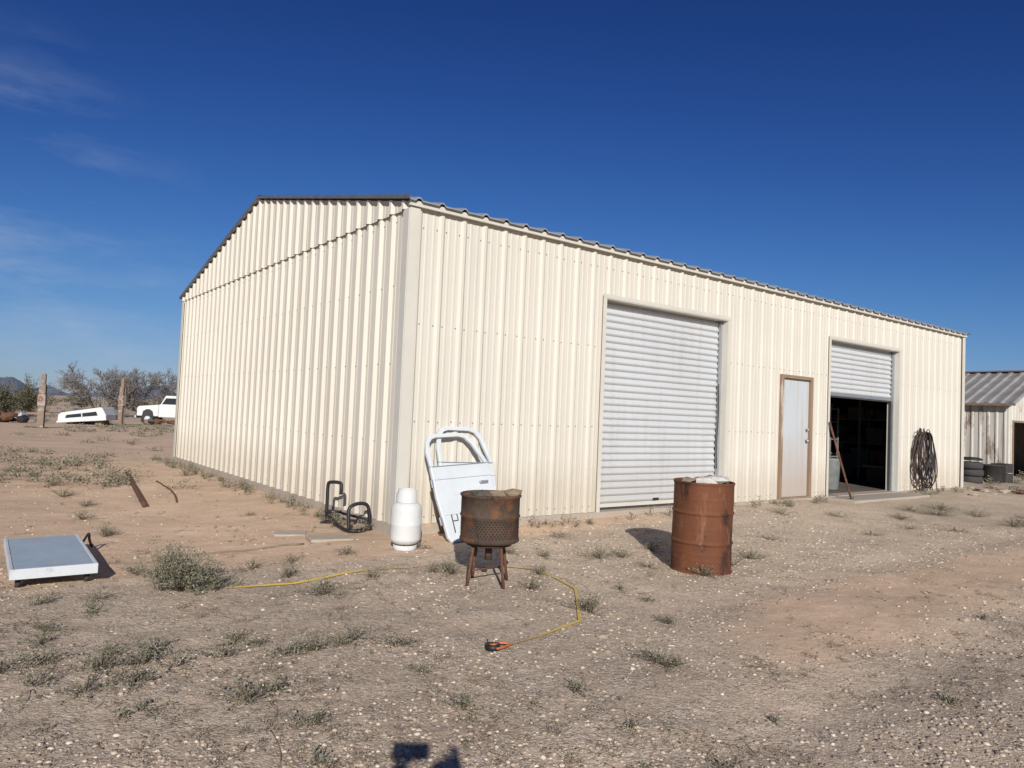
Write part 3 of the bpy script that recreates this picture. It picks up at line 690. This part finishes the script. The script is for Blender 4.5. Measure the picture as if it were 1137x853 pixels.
# ------------------------------------------------------------------ truck door shells leaning on the wall
def door_shell(name,a,b,width,lean,roll,seed,h0=.86,ht=1.32):
    wx,wy=bw(a,b); E=empty(name,(wx,wy,gz(wx,wy)+.005),0)
    E.rotation_euler=(Matrix.Rotation(BA,3,'Z')@Matrix.Rotation(-lean,3,'X')@Matrix.Rotation(roll,3,'Y')).to_euler()
    W=width
    low=[(.04,0),(W-.06,0),(W-.01,.06),(W+.03,.45),(W+.03,h0),(-.02,h0),(-.03,.5),(0,.06)]
    prism('door_skin',low,0,.05,M_white2,E,.012)
    box('belt_moulding',-.01,W+.02,-.014,-.001,h0-.16,h0-.13,M_white2,E,.005)
    prism('lower_crease',[(.02,.30),(W+.005,.30),(W+.008,.325),(.018,.325)],-.010,-.001,M_white2,E,.003)
    out=[(-.02,h0),(-.03,h0+.17),(-.005,ht-.09),(.05,ht-.02),(.13,ht),(W*.62,ht),(W*.78,ht-.03),(W*.88,ht-.12),(W+.03,h0)]
    inr=[(.025,h0),(.02,h0+.16),(.04,ht-.11),(.08,ht-.065),(.14,ht-.045),(W*.60,ht-.045),(W*.72,ht-.07),(W*.82,ht-.15),(W-.02,h0)]
    V=[];F=[];n=len(out)
    for y in(.0,.04):
        for p in out: V.append((p[0],y,p[1]))
        for p in inr: V.append((p[0],y,p[1]))
    for i in range(n-1):
        F+=[(i,i+1,n+i+1,n+i),(2*n+i,3*n+i,3*n+i+1,2*n+i+1),(i,2*n+i,2*n+i+1,i+1),(n+i,n+i+1,3*n+i+1,3*n+i)]
    o=mesh_obj('window_frame',V,F,M_white2,E); bb=o.modifiers.new('b','BEVEL'); bb.width=.006; bb.segments=2
    box('window_sill',.0,W,-.006,-.001,h0-.012,h0-.002,M_galv,E)
    box('door_handle',W-.17,W-.06,-.035,-.0005,h0-.25,h0-.22,M_galv,E,.006)
    if seed==1:
        for pts in([(.10,.07),(.10,.28)],[(.10,.28),(.17,.28)],[(.17,.28),(.17,.20)],[(.17,.20),(.10,.20)]):
            tube('black_mark',[(p[0],-.003,p[1]+.03) for p in pts],.006,M_black,E,5)
    for z in(.2,.62): box('hinge_plate',-.05,-.001,.01,.03,z,z+.09,M_galv,E,.004)
    return E
door_shell('truck_door_shell',.31,-.62,.74,math.radians(24),math.radians(-3.5),1,.86,1.24)
door_shell('truck_door_shell.001',.42,-.42,.70,math.radians(17),math.radians(1),2,.86,1.28)
# ------------------------------------------------------------------ black tubular rack
Rk=empty('black_tube_rack',(0,0,0))
g=lambda x,y,z:(x,y,gz(x,y)+z)
rr=.021
tube('tall_post',smooth_path([g(-2.16,8.66,0),g(-2.16,8.66,.22),g(-2.16,8.66,.45),g(-2.12,8.64,.49),g(-2.0,8.6,.49),g(-1.98,8.58,.44),g(-1.98,8.58,.36)],3),rr,M_black,Rk,8)
tube('base_rail',smooth_path([g(-2.16,8.66,.12),g(-2.06,8.5,.08),g(-1.88,8.22,.04),g(-1.74,8.06,.03),g(-1.62,8.12,.03),g(-1.58,8.28,.04)],4),rr,M_black,Rk,8)
tube('front_hoop',smooth_path([g(-1.75,8.06,.03),g(-1.77,8.08,.25),g(-1.72,8.12,.31),g(-1.63,8.2,.31),g(-1.58,8.25,.25),g(-1.56,8.28,.0)],4),rr,M_black,Rk,8)
tube('cross_bar',[g(-2.0,8.7,.12),g(-1.58,8.27,.12)],rr*.8,M_black,Rk,8)
tube('rear_bar',[g(-2.16,8.66,.14),g(-1.99,8.71,.13)],rr*.8,M_black,Rk,8)
box('foot_plate',-2.22,-2.10,8.6,8.72,gz(-2.16,8.66)-.004,gz(-2.16,8.66)+.012,M_black,Rk)
# ------------------------------------------------------------------ flat dolly
Dl=place('flat_dolly_cart',-3.84,6.08,math.radians(126.6),0.0)
box('deck_board',-.70,.70,-.26,.26,.125,.150,M_blue,Dl,.004)
box('deck_rail_right',-.71,.71,-.285,-.261,.085,.155,M_white2,Dl,.003); box('deck_rail_left',-.71,.71,.261,.285,.085,.155,M_white2,Dl,.003)
for x in(-.67,0,.67): box('cross_member',x-.02,x+.02,-.258,.258,.085,.1245,M_galv,Dl)
box('deck_end_strip',-.735,-.711,-.285,.285,.08,.157,M_white2,Dl,.003)
for x in(-.62,.62):
    for y in(-.225,.225):
        tube('caster_wheel',[(x,y-.018,.045),(x,y+.018,.045)],.045,M_rubber,Dl,16)
        box('caster_fork',x-.025,x+.025,y-.026,y+.026,.07,.0845,M_galv,Dl); box('caster_side',x-.012,x+.012,y-.026,y-.021,.035,.07,M_galv,Dl)
tube('black_hook',smooth_path([(.45,-.30,.12),(.6,-.36,.17),(.7,-.38,.1),(.75,-.41,.02)]),.012,M_black,Dl,6)
# ------------------------------------------------------------------ things lying on the ground
def ground_tube(name,p,q,r,mat,n=8,seg=24,wave=0.0):
    pts=[]
    for i in range(seg+1):
        t=i/seg; x=p[0]+(q[0]-p[0])*t; y=p[1]+(q[1]-p[1])*t
        x+=wave*math.sin(t*3.14); pts.append((x,y))
    z0=gz(*pts[0]);z1=gz(*pts[-1])
    P=[(x,y,(z0+(z1-z0)*i/seg if wave==0 else gz(x,y))+r*.8) for i,(x,y) in enumerate(pts)]
    return tube(name,P,r,mat,None,n)
ground_tube('rusty_pipe',(-7.05,13.3),(-4.82,9.6),.034,M_rust)
ground_tube('bent_rod',(-6.0,12.3),(-4.6,10.05),.012,M_rust,6,20,.10)
ground_tube('wooden_stake',(-3.2,6.6),(-2.05,7.36),.010,M_wood,6,16,.03)
ground_tube('dry_twig',(-1.0,3.22),(-.87,2.95),.003,M_wood,5,12,.02)
o=box('concrete_paver',-.22,.22,-.14,.14,0,.035,M_conc,None,.006); o.location=(-1.86,7.62,gz(-1.86,7.62)-.008); o.rotation_euler=(0,.02,.5)
o=box('concrete_paver.001',-.16,.16,-.12,.12,0,.03,M_conc,None,.006); o.location=(-2.35,7.9,gz(-2.35,7.9)-.01); o.rotation_euler=(.02,0,.2)
kp=[(-2.16,5.63),(-1.68,5.89),(-1.25,6.30),(-.69,6.55),(0,6.72),(.30,6.66),(.46,6.40),(.60,6.06),(.60,5.97),(.58,5.6),(.55,5.15),(.50,5.07),(.25,4.78),(.03,4.53)]
tp=[]
for (p,q) in zip(kp[:-1],kp[1:]):
    L=math.hypot(q[0]-p[0],q[1]-p[1]); m_=max(2,int(L/.04))
    for s in range(m_): tp.append(Vector((p[0]+(q[0]-p[0])*s/m_,p[1]+(q[1]-p[1])*s/m_,0)))
tp.append(Vector((*kp[-1],0)))
def zmax(x,y): return max(gz(x+dx,y+dy) for dx in(-.04,0,.04) for dy in(-.08,-.04,0,.04))
zz=[zmax(p.x,p.y) for p in tp]; zz=[sum(zz[max(0,i-2):i+3])/len(zz[max(0,i-2):i+3]) for i in range(len(zz))]
V=[]
for i,p in enumerate(tp):
    t=(tp[min(i+1,len(tp)-1)]-tp[max(i-1,0)]).normalized(); s=Vector((-t.y,t.x,0)); tw=.2*math.sin(i*.11)+.15*math.sin(i*.05+1)
    for sg in(-1,1):
        V.append((p.x+s.x*.0125*sg*math.cos(tw),p.y+s.y*.0125*sg*math.cos(tw),zz[i]+.009+.0125*math.sin(tw)*sg))
F=[(2*i,2*i+1,2*i+3,2*i+2) for i in range(len(tp)-1)]
Tm=empty('measuring_tape',(0,0,0))
mesh_obj('tape_blade',V,F,M_tape,Tm)
R_=place('reel_frame',-.05,4.49,.5,.004); R_.parent=Tm
tube('reel',[(0,0,.0),(0,0,.03)],.048,M_black,R_,20); tube('reel_label',[(0,0,.031),(0,0,.034)],.026,M_orange,R_,20)
tube('reel_yoke',smooth_path([(.0,.05,.016),(.04,.045,.018),(.09,.025,.018),(.12,.0,.018),(.09,-.025,.018),(.04,-.045,.018),(0,-.05,.016)],4),.007,M_orange,R_,6)
tube('crank',[(0,0,.035),(-.035,.01,.04),(-.035,.01,.06)],.005,M_black,R_,6)
# ------------------------------------------------------------------ old shed on the right
S=empty('old_metal_shed',(15.5,22.3,.0),BA)
SW,SD,SH,SR=6.0,9.0,2.45,3.6
so=[(.35,2.6,0,1.85)]
ribbed('shed_gable_wall',SW,fl(-.3),lambda a:SH+(SR-SH)*(1-abs(a-SW/2)/(SW/2)),lambda a,o,z:(a,-o,z),M_shedwall,S,so,(SW/2,),pitch=.23,minor=False,h=.02,wb=.05,wt=.02)
ribbed('shed_side_wall',SD,fl(-.3),fl(SH),lambda a,o,z:(-o,a,z),M_shedwall,S,(),(),pitch=.23,minor=False,h=.02,wb=.05,wt=.02)
ribbed('shed_back_wall',SW,fl(-.3),lambda a:SH+(SR-SH)*(1-abs(a-SW/2)/(SW/2)),lambda a,o,z:(a,SD+o,z),M_shedwall,S,(),(SW/2,),pitch=.23,minor=False,h=.02)
ribbed('shed_far_wall',SD,fl(-.3),fl(SH),lambda a,o,z:(SW+o,a,z),M_shedwall,S,(),(),pitch=.23,minor=False,h=.02)
def shroof(nm,x0,x1,z0,z1):
    pts=rib_profile(SD+.5,pitch=.34,phase=.1,h=.05,minor=False,wb=.09,wt=.045)
    V=[];F=[]
    for a,o in pts: V+=[(x0,a-.25,z0+o),(x1,a-.25,z1+o)]
    for i in range(len(pts)-1): F.append((2*i,2*i+2,2*i+3,2*i+1))
    mesh_obj(nm,V,F,M_shedroof,S)
k=(SR-SH)/(SW/2)
shroof('shed_roof_near',-.25,SW/2,SH+.03-k*.25,SR+.03); shroof('shed_roof_far',SW+.25,SW/2,SH+.03-k*.25,SR+.03)
mesh_obj('shed_ridge_cap',[(SW/2-.2,-.27,SR+.04),(SW/2,-.27,SR+.10),(SW/2+.2,-.27,SR+.04),(SW/2-.2,SD+.27,SR+.04),(SW/2,SD+.27,SR+.10),(SW/2+.2,SD+.27,SR+.04)],[(0,1,4,3),(1,2,5,4)],M_shedroof,S)
box('shed_opening_frame_left',.29,.35,-.04,.06,-.2,1.91,M_wood,S); box('shed_opening_frame_top',.351,2.6,-.04,.06,1.85,1.91,M_wood,S)
box('shed_eave_board',-.24,-.20,-.25,SD+.25,SH-.10,SH-.03,M_wood,S)
box('shed_inner_shade',.2,SW-.2,2.6,2.65,-.2,2.3,M_dark,S)  # dark sheet, painted shade behind the shed opening
box('shed_gap_shade_strip',-.06,-.025,1.9,2.1,-.2,SH-.15,M_dark,S)  # dark strip painted for the shade of a gap in the wall
Ty=place('tire_stack',13.3,20.7,.2)
def tyre(z,dx,dy,par,R=.33,w=.2):
    pf=[(R*.58,0),(R*.62,-.0),(R*.86,-.0),(R*.97,.03),(R,.06),(R,w-.06),(R*.97,w-.03),(R*.86,w),(R*.62,w),(R*.58,w-.02),(R*.6,w*.5),(R*.58,0)]
    o=lathe('tire',pf,M_rubber,par,32,0,False,False); o.location=(dx,dy,z)
tyre(0,0,0,Ty);tyre(.205,.03,.02,Ty);tyre(.41,-.02,.0,Ty)
Tb=place('black_plastic_tub',14.25,21.25,.3); lathe('tub',[(.24,0),(.27,.02),(.33,.5),(.35,.5),(.35,.53),(.32,.53),(.26,.05)],M_rubber,Tb,28)
Cr=place('plastic_crate',14.9,21.7,.65)
for z in(.0,.30):
    for nm,x0_,x1_,y0_,y1_ in(('side_a',-.3,.3,-.2,-.18),('side_b',-.3,.3,.18,.2),('side_c',-.3,-.28,-.179,.179),('side_d',.28,.3,-.179,.179)): box('crate_'+nm,x0_,x1_,y0_,y1_,z,z+.27,M_rubber,Cr)
    box('crate_floor',-.279,.279,-.179,.179,z,z+.02,M_rubber,Cr)
Sk=place('scrap_bucket',13.6,21.3,.2); lathe('bucket',[(.14,0),(.17,.35),(.18,.35),(.18,.37),(.16,.37),(.13,.03)],M_galv,Sk,20)
lathe('bucket_lid',[(.3,.66),(.31,.7),(.2,.74),(.01,.75)],M_black,Ty,20)
for i in range(9):
    x=11.2+random.random()*1.8; y=16.7+random.random()*1.6; an=random.random()*1.2-.3; L=.6+random.random()*1.1
    o=box('scrap_board' if i==0 else 'scrap_board.%03d'%i,-L/2,L/2,-.05,.05,0,.03,random.choice([M_wood,M_rust,M_wood]),None,.003)
    o.location=(x,y,gz(x,y)+.02+.02*i); o.rotation_euler=(random.random()*.1,random.random()*.1,an)
for i in range(12):
    x=9.8+random.random()*3.6; y=15.5+random.random()*2.8; s=.06+.12*random.random()
    rock('rubble_stone' if i==0 else 'rubble_stone.%03d'%i,(x,y,gz(x,y)+s*.2),(s*1.3,s,s*.6),M_stone,None,100+i)
for i in range(30):
    y=4+random.random()*7; x=(random.random()-.4)*1.4*y
    a,b=to_local(x,y)
    if a>-.2 and b>-.2: continue
    s=.012+.025*random.random()**2; rock('loose_stone' if i==0 else 'loose_stone.%03d'%i,(x,y,gz(x,y)+s*.25),(s*1.4,s,s*.7),M_stone,None,200+i)
# ------------------------------------------------------------------ distant yard on the left
M_post=surf('weathered_post_paint',(.26,.19,.14),(.17,.12,.09),3,.85,patch=(.40,.36,.31),plo=.52,phi=.62,pscale=3)
M_fade=surf('faded_paint',(.42,.39,.35),(.25,.2,.16),3,.8,patch=(.2,.09,.05),plo=.5,phi=.6)
def lift_post(name,x,y,h,rz):
    E=place(name,x,y,rz)
    prism('column',[(-.10,0),(.10,0),(.09,h*.98),(.05,h),(-.08,h*.97)],-.07,.07,M_post,E,.01)
    box('flange_a',-.12,.12,-.10,-.071,0,h*.8,M_post,E); box('flange_b',-.12,.12,.071,.10,0,h*.8,M_post,E)
    box('base_plate',-.24,.24,-.24,.24,-.05,.03,M_rust,E); box('carriage',-.15,.15,-.13,.13,h*.4,h*.62,M_fade,E,.02)
lift_post('rusty_lift_post',-20.2,30.9,2.35,.3); lift_post('rusty_lift_post.001',-21.1,38.9,2.6,-.2)
C=place('pickup_camper_shell',-22.4,38.2,.12,.18,ry=-.09)
prism('shell_body',[(-1.25,.0),(1.15,.0),(1.15,.28),(.98,.66),(.9,.70),(-1.05,.52),(-1.2,.42)],-.75,.75,M_white,C,.05)
prism('side_window',[(-.85,.22),(.75,.27),(.68,.48),(-.78,.38)],-.765,-.751,M_glass,C); box('lower_rail',-1.27,1.17,-.78,-.752,.0,.09,M_white2,C,.01)
box('window_divider',-.05,.0,-.772,-.766,.2,.47,M_white2,C)
box('support_block',-.9,-.6,-.5,.5,-.25,-.002,M_wood,C); box('support_block_b',.5,.8,-.5,.5,-.25,-.002,M_wood,C)
T=place('white_flatbed_truck',-21.5,45.4,math.radians(10),-.15)
prism('hood_body',[(-1.75,.55),(-.5,.55),(-.5,1.28),(-1.65,1.16),(-1.75,1.05)],-.85,.85,M_white,T,.05)
prism('cab',[(-.49,.50),(.75,.50),(.75,1.72),(.62,1.86),(-.12,1.86),(-.40,1.30),(-.49,1.28)],-.88,.88,M_white,T,.05)
prism('side_glass',[(-.30,1.32),(.52,1.32),(.52,1.70),(-.08,1.70)],-.895,-.881,M_glass,T)
V=[(-.415,-.78,1.32),(-.415,.78,1.32),(-.15,.72,1.82),(-.15,-.72,1.82)]
mesh_obj('windshield',[(x-.02,y,z+.01) for x,y,z in V],[(0,1,2,3)],M_glass,T)
box('bumper',-1.88,-1.76,-.85,.85,.42,.58,M_galv,T,.02); box('grille',-1.775,-1.751,-.6,.6,.68,1.02,M_black,T)
prism('fender_gap',[(-1.45,.5),(-.75,.5),(-.82,.85),(-1.0,.98),(-1.2,.98),(-1.38,.85)],-.866,-.851,M_black,T)
box('bed',.85,4.6,-1.15,1.15,.95,1.08,M_black,T)
box('headboard',.85,.93,-1.15,1.15,1.081,2.0,M_black,T)
for i in range(7): box('stake',1.05+i*.56,1.11+i*.56,-1.15,-1.09,1.081,1.95,M_black,T)
for z in(1.12,1.38,1.64): box('stake_rail',.95,4.6,-1.18,-1.151,z,z+.17,M_black,T)
box('frame_rail',-.9,4.5,-.45,.45,.6,.8,M_black,T)
for x in(-1.1,2.2,3.4):
    for y in(-.88,.68): tube('wheel',[(x,y,.38),(x,y+.2,.38)],.38,M_rubber,T,24); tube('hub',[(x,y-.01,.38),(x,y-.001,.38)],.18,M_white2,T,16)
E=place('blue_plastic_barrel',-27.4,45.5,0,-.25); lathe('barrel',[(.26,0),(.29,.05),(.29,.3),(.30,.32),(.29,.34),(.29,.8),(.25,.88),(.1,.89)],M_bluedrum,E,24)
E=place('red_fuel_can',-26.7,45,0); prism('can',[(-.17,0),(.17,0),(.17,.3),(.08,.38),(-.12,.38),(-.17,.32)],-.1,.1,M_red,E,.02); tube('spout',[(.12,0,.34),(.25,0,.46)],.02,M_black,E,6)
for i,(x,y) in enumerate([(-24,40),(-30,42.5),(-19.5,41),(-26,37)]):
    Ei=place('scrap_pile' if i==0 else 'scrap_pile.%03d'%i,x,y)
    for j in range(9): rock('scrap_piece',(random.gauss(0,.7),random.gauss(0,.4),.12+.15*random.random()),(.2+.4*random.random(),.15+.2*random.random(),.1+.2*random.random()),random.choice([M_rust,M_wood,M_black,M_rust,M_galv]),Ei,300+i*9+j)
# ------------------------------------------------------------------ photographer (stands behind the camera, casts the shadow at the bottom)
Pg=empty('photographer',(0,0,gz(0,0)-.0))
def skin(name,verts,edges,radii,mat,sub=2,root=0):
    me=bpy.data.meshes.new(name); me.from_pydata(verts,edges,[]); o=link(bpy.data.objects.new(name,me),Pg)
    o.modifiers.new('skin','SKIN')
    if me.skin_vertices:
        d=me.skin_vertices[0].data
        for i,r in enumerate(radii): d[i].radius=(r,r) if not isinstance(r,tuple) else r
        d[root].use_root=True
    s=o.modifiers.new('s','SUBSURF'); s.levels=sub; s.render_levels=sub
    me.materials.append(mat); return o
cx=.16;cy=-.50
v=[(cx,cy,.86),(cx,cy,1.08),(cx,cy+.01,1.27),(cx,cy+.02,1.36),(cx,cy+.04,1.42),
 (cx-.17,cy+.01,1.29),(cx-.24,cy+.14,1.10),(cx-.22,cy+.36,1.36),
 (cx+.17,cy+.01,1.29),(cx+.22,cy+.14,1.12),(cx-.02,cy+.40,1.38),
 (cx-.09,cy,.82),(cx-.10,cy+.02,.45),(cx-.11,cy,.08),(cx-.12,cy+.14,.04),
 (cx+.09,cy,.82),(cx+.10,cy+.02,.45),(cx+.11,cy,.08),(cx+.12,cy+.14,.04)]
e=[(0,1),(1,2),(2,3),(3,4),(2,5),(5,6),(6,7),(2,8),(8,9),(9,10),(0,11),(11,12),(12,13),(13,14),(0,15),(15,16),(16,17),(17,18)]
r=[(.15,.11),(.14,.10),(.15,.10),.06,.055,.07,.047,.03,.07,.047,.03,.09,.06,.045,.035,.09,.06,.045,.035]
skin('body',v,e,r,M_shirt)
hd=lathe('head',[(.02,-.115),(.05,-.105),(.068,-.06),(.076,0),(.074,.05),(.055,.09),(.02,.108)],M_skin,Pg,24); hd.location=(cx,cy+.05,1.49); hd.scale=(1,1.2,1)
hr=lathe('hair',[(.079,-.02),(.083,.03),(.078,.07),(.055,.102),(.02,.118)],M_hair,Pg,24,.02); hr.location=(cx,cy+.035,1.492); hr.scale=(1,1.18,1)
tube('nose',[(cx,cy+.14,1.51),(cx,cy+.165,1.475)],[.008,.014],M_skin,Pg,8)
for s_ in(-1,1):
    rock('eye',(cx+s_*.03,cy+.133,1.505),(.012,.008,.008),M_glass,Pg,3); rock('ear',(cx+s_*.079,cy+.05,1.49),(.012,.025,.035),M_skin,Pg,4)
tube('mouth',[(cx-.022,cy+.138,1.442),(cx+.022,cy+.138,1.442)],.005,M_red,Pg,6)
def hand(wx,wy,wz,sg):
    skin('palm',[(wx,wy,wz),(wx+sg*.01,wy+.035,wz+.015),(wx+sg*.02,wy+.06,wz+.03)],[(0,1),(1,2)],[.027,(.034,.022),(.034,.018)],M_skin,2)
    for k in range(4):
        b=Vector((wx+sg*.015,wy+.06,wz+.045-.019*k)); L=[.9,1,.95,.75][k]
        skin('finger',[tuple(b),tuple(b+Vector((sg*.012,.03*L,.004))),tuple(b+Vector((-sg*.012,.048*L,.004))),tuple(b+Vector((-sg*.034,.046*L,.002)))],[(0,1),(1,2),(2,3)],[.009,.0085,.008,.007],M_skin,1)
    skin('thumb',[(wx,wy+.03,wz+.02),(wx-sg*.018,wy+.05,wz+.04),(wx-sg*.035,wy+.065,wz+.05)],[(0,1),(1,2)],[.012,.010,.0085],M_skin,1)
hand(cx-.22,cy+.36,1.385,-1); hand(cx-.02,cy+.40,1.40,1)
Ph=empty('smartphone',(0,0,0)); Ph.parent=Pg
Ph.location=(-.035,-.03,1.452-Pg.location.z)
box('phone_body',-.08,.08,-.0045,.0045,-.038,.038,M_black,Ph,.003); box('phone_screen',-.076,.076,-.0055,-.0047,-.035,.035,M_glass,Ph)
# ------------------------------------------------------------------ light
SUN_EL=math.radians(24.7); AZ=math.radians(6.0)
sd=bpy.data.lights.new('sun','SUN'); sd.energy=5.0; sd.angle=math.radians(.5); sd.color=(1,.965,.91)
so_=bpy.data.objects.new('sun',sd); link(so_)
dirv=Vector((-math.sin(AZ)*math.cos(SUN_EL),math.cos(AZ)*math.cos(SUN_EL),-math.sin(SUN_EL)))
so_.rotation_euler=dirv.to_track_quat('-Z','Y').to_euler(); so_.location=(3,-20,15)
wd=bpy.data.worlds.new('World'); scn.world=wd; wd.use_nodes=True; nt=wd.node_tree
bg=nt.nodes['Background']; sky=nt.nodes.new('ShaderNodeTexSky'); sky.sky_type='NISHITA'; sky.sun_disc=False
sky.sun_elevation=SUN_EL; sky.sun_rotation=math.pi-AZ; sky.air_density=1.0; sky.dust_density=.15; sky.ozone_density=4.0; sky.altitude=600
tc=N(nt,'ShaderNodeTexCoord').outputs['Generated']
gm=nt.nodes.new('ShaderNodeGamma'); gm.inputs[1].default_value=1.9; nt.links.new(sky.outputs[0],gm.inputs[0])
c=mixc(nt,1.0,gm.outputs[0],(.16,.18,.24),'MULTIPLY')
k1=mixc(nt,1.0,mixc(nt,1.0,c,(.20,.15,.10),'MULTIPLY'),(1.0,1.0,1.0),'ADD')
c=mixc(nt,1.0,c,k1,'DIVIDE')
nz=noise(nt,tc,3.0,7,.62,(1.0,1.0,4.5)); nz2=noise(nt,tc,9,4,.6,(1.0,1.0,2.2))
def dmask(d,lo,hi):
    v=nt.nodes.new('ShaderNodeVectorMath'); v.operation='DOT_PRODUCT'; nt.links.new(tc,v.inputs[0]); v.inputs[1].default_value=Vector(d).normalized()
    return ramp(nt,v.outputs['Value'],[(lo,0.0),(hi,1.0)])
mk=math_(nt,'MULTIPLY',ramp(nt,nz,[(.46,0.0),(.72,1.0)]),dmask((-.72,.8,.08),.93,.995))
mk=math_(nt,'MULTIPLY',mk,ramp(nt,nz2,[(.35,.25),(.65,1.0)]))
c=mixc(nt,math_(nt,'MULTIPLY',mk,.6),c,(4.2,5.0,6.4))
nt.links.new(c,bg.inputs[0]); bg.inputs[1].default_value=.10
# ------------------------------------------------------------------ camera
cd=bpy.data.cameras.new('camera'); cd.sensor_width=36; cd.lens=25.17; cd.clip_start=.02; cd.clip_end=12000
co=bpy.data.objects.new('camera',cd); link(co); co.location=(0,0,1.45)
co.rotation_euler=(Matrix.Rotation(math.radians(92.4),3,'X')@Matrix.Rotation(math.radians(2.4),3,'Z')).to_euler()
scn.camera=co
scn.view_settings.view_transform='Standard'; scn.view_settings.look='None'; scn.view_settings.exposure=0
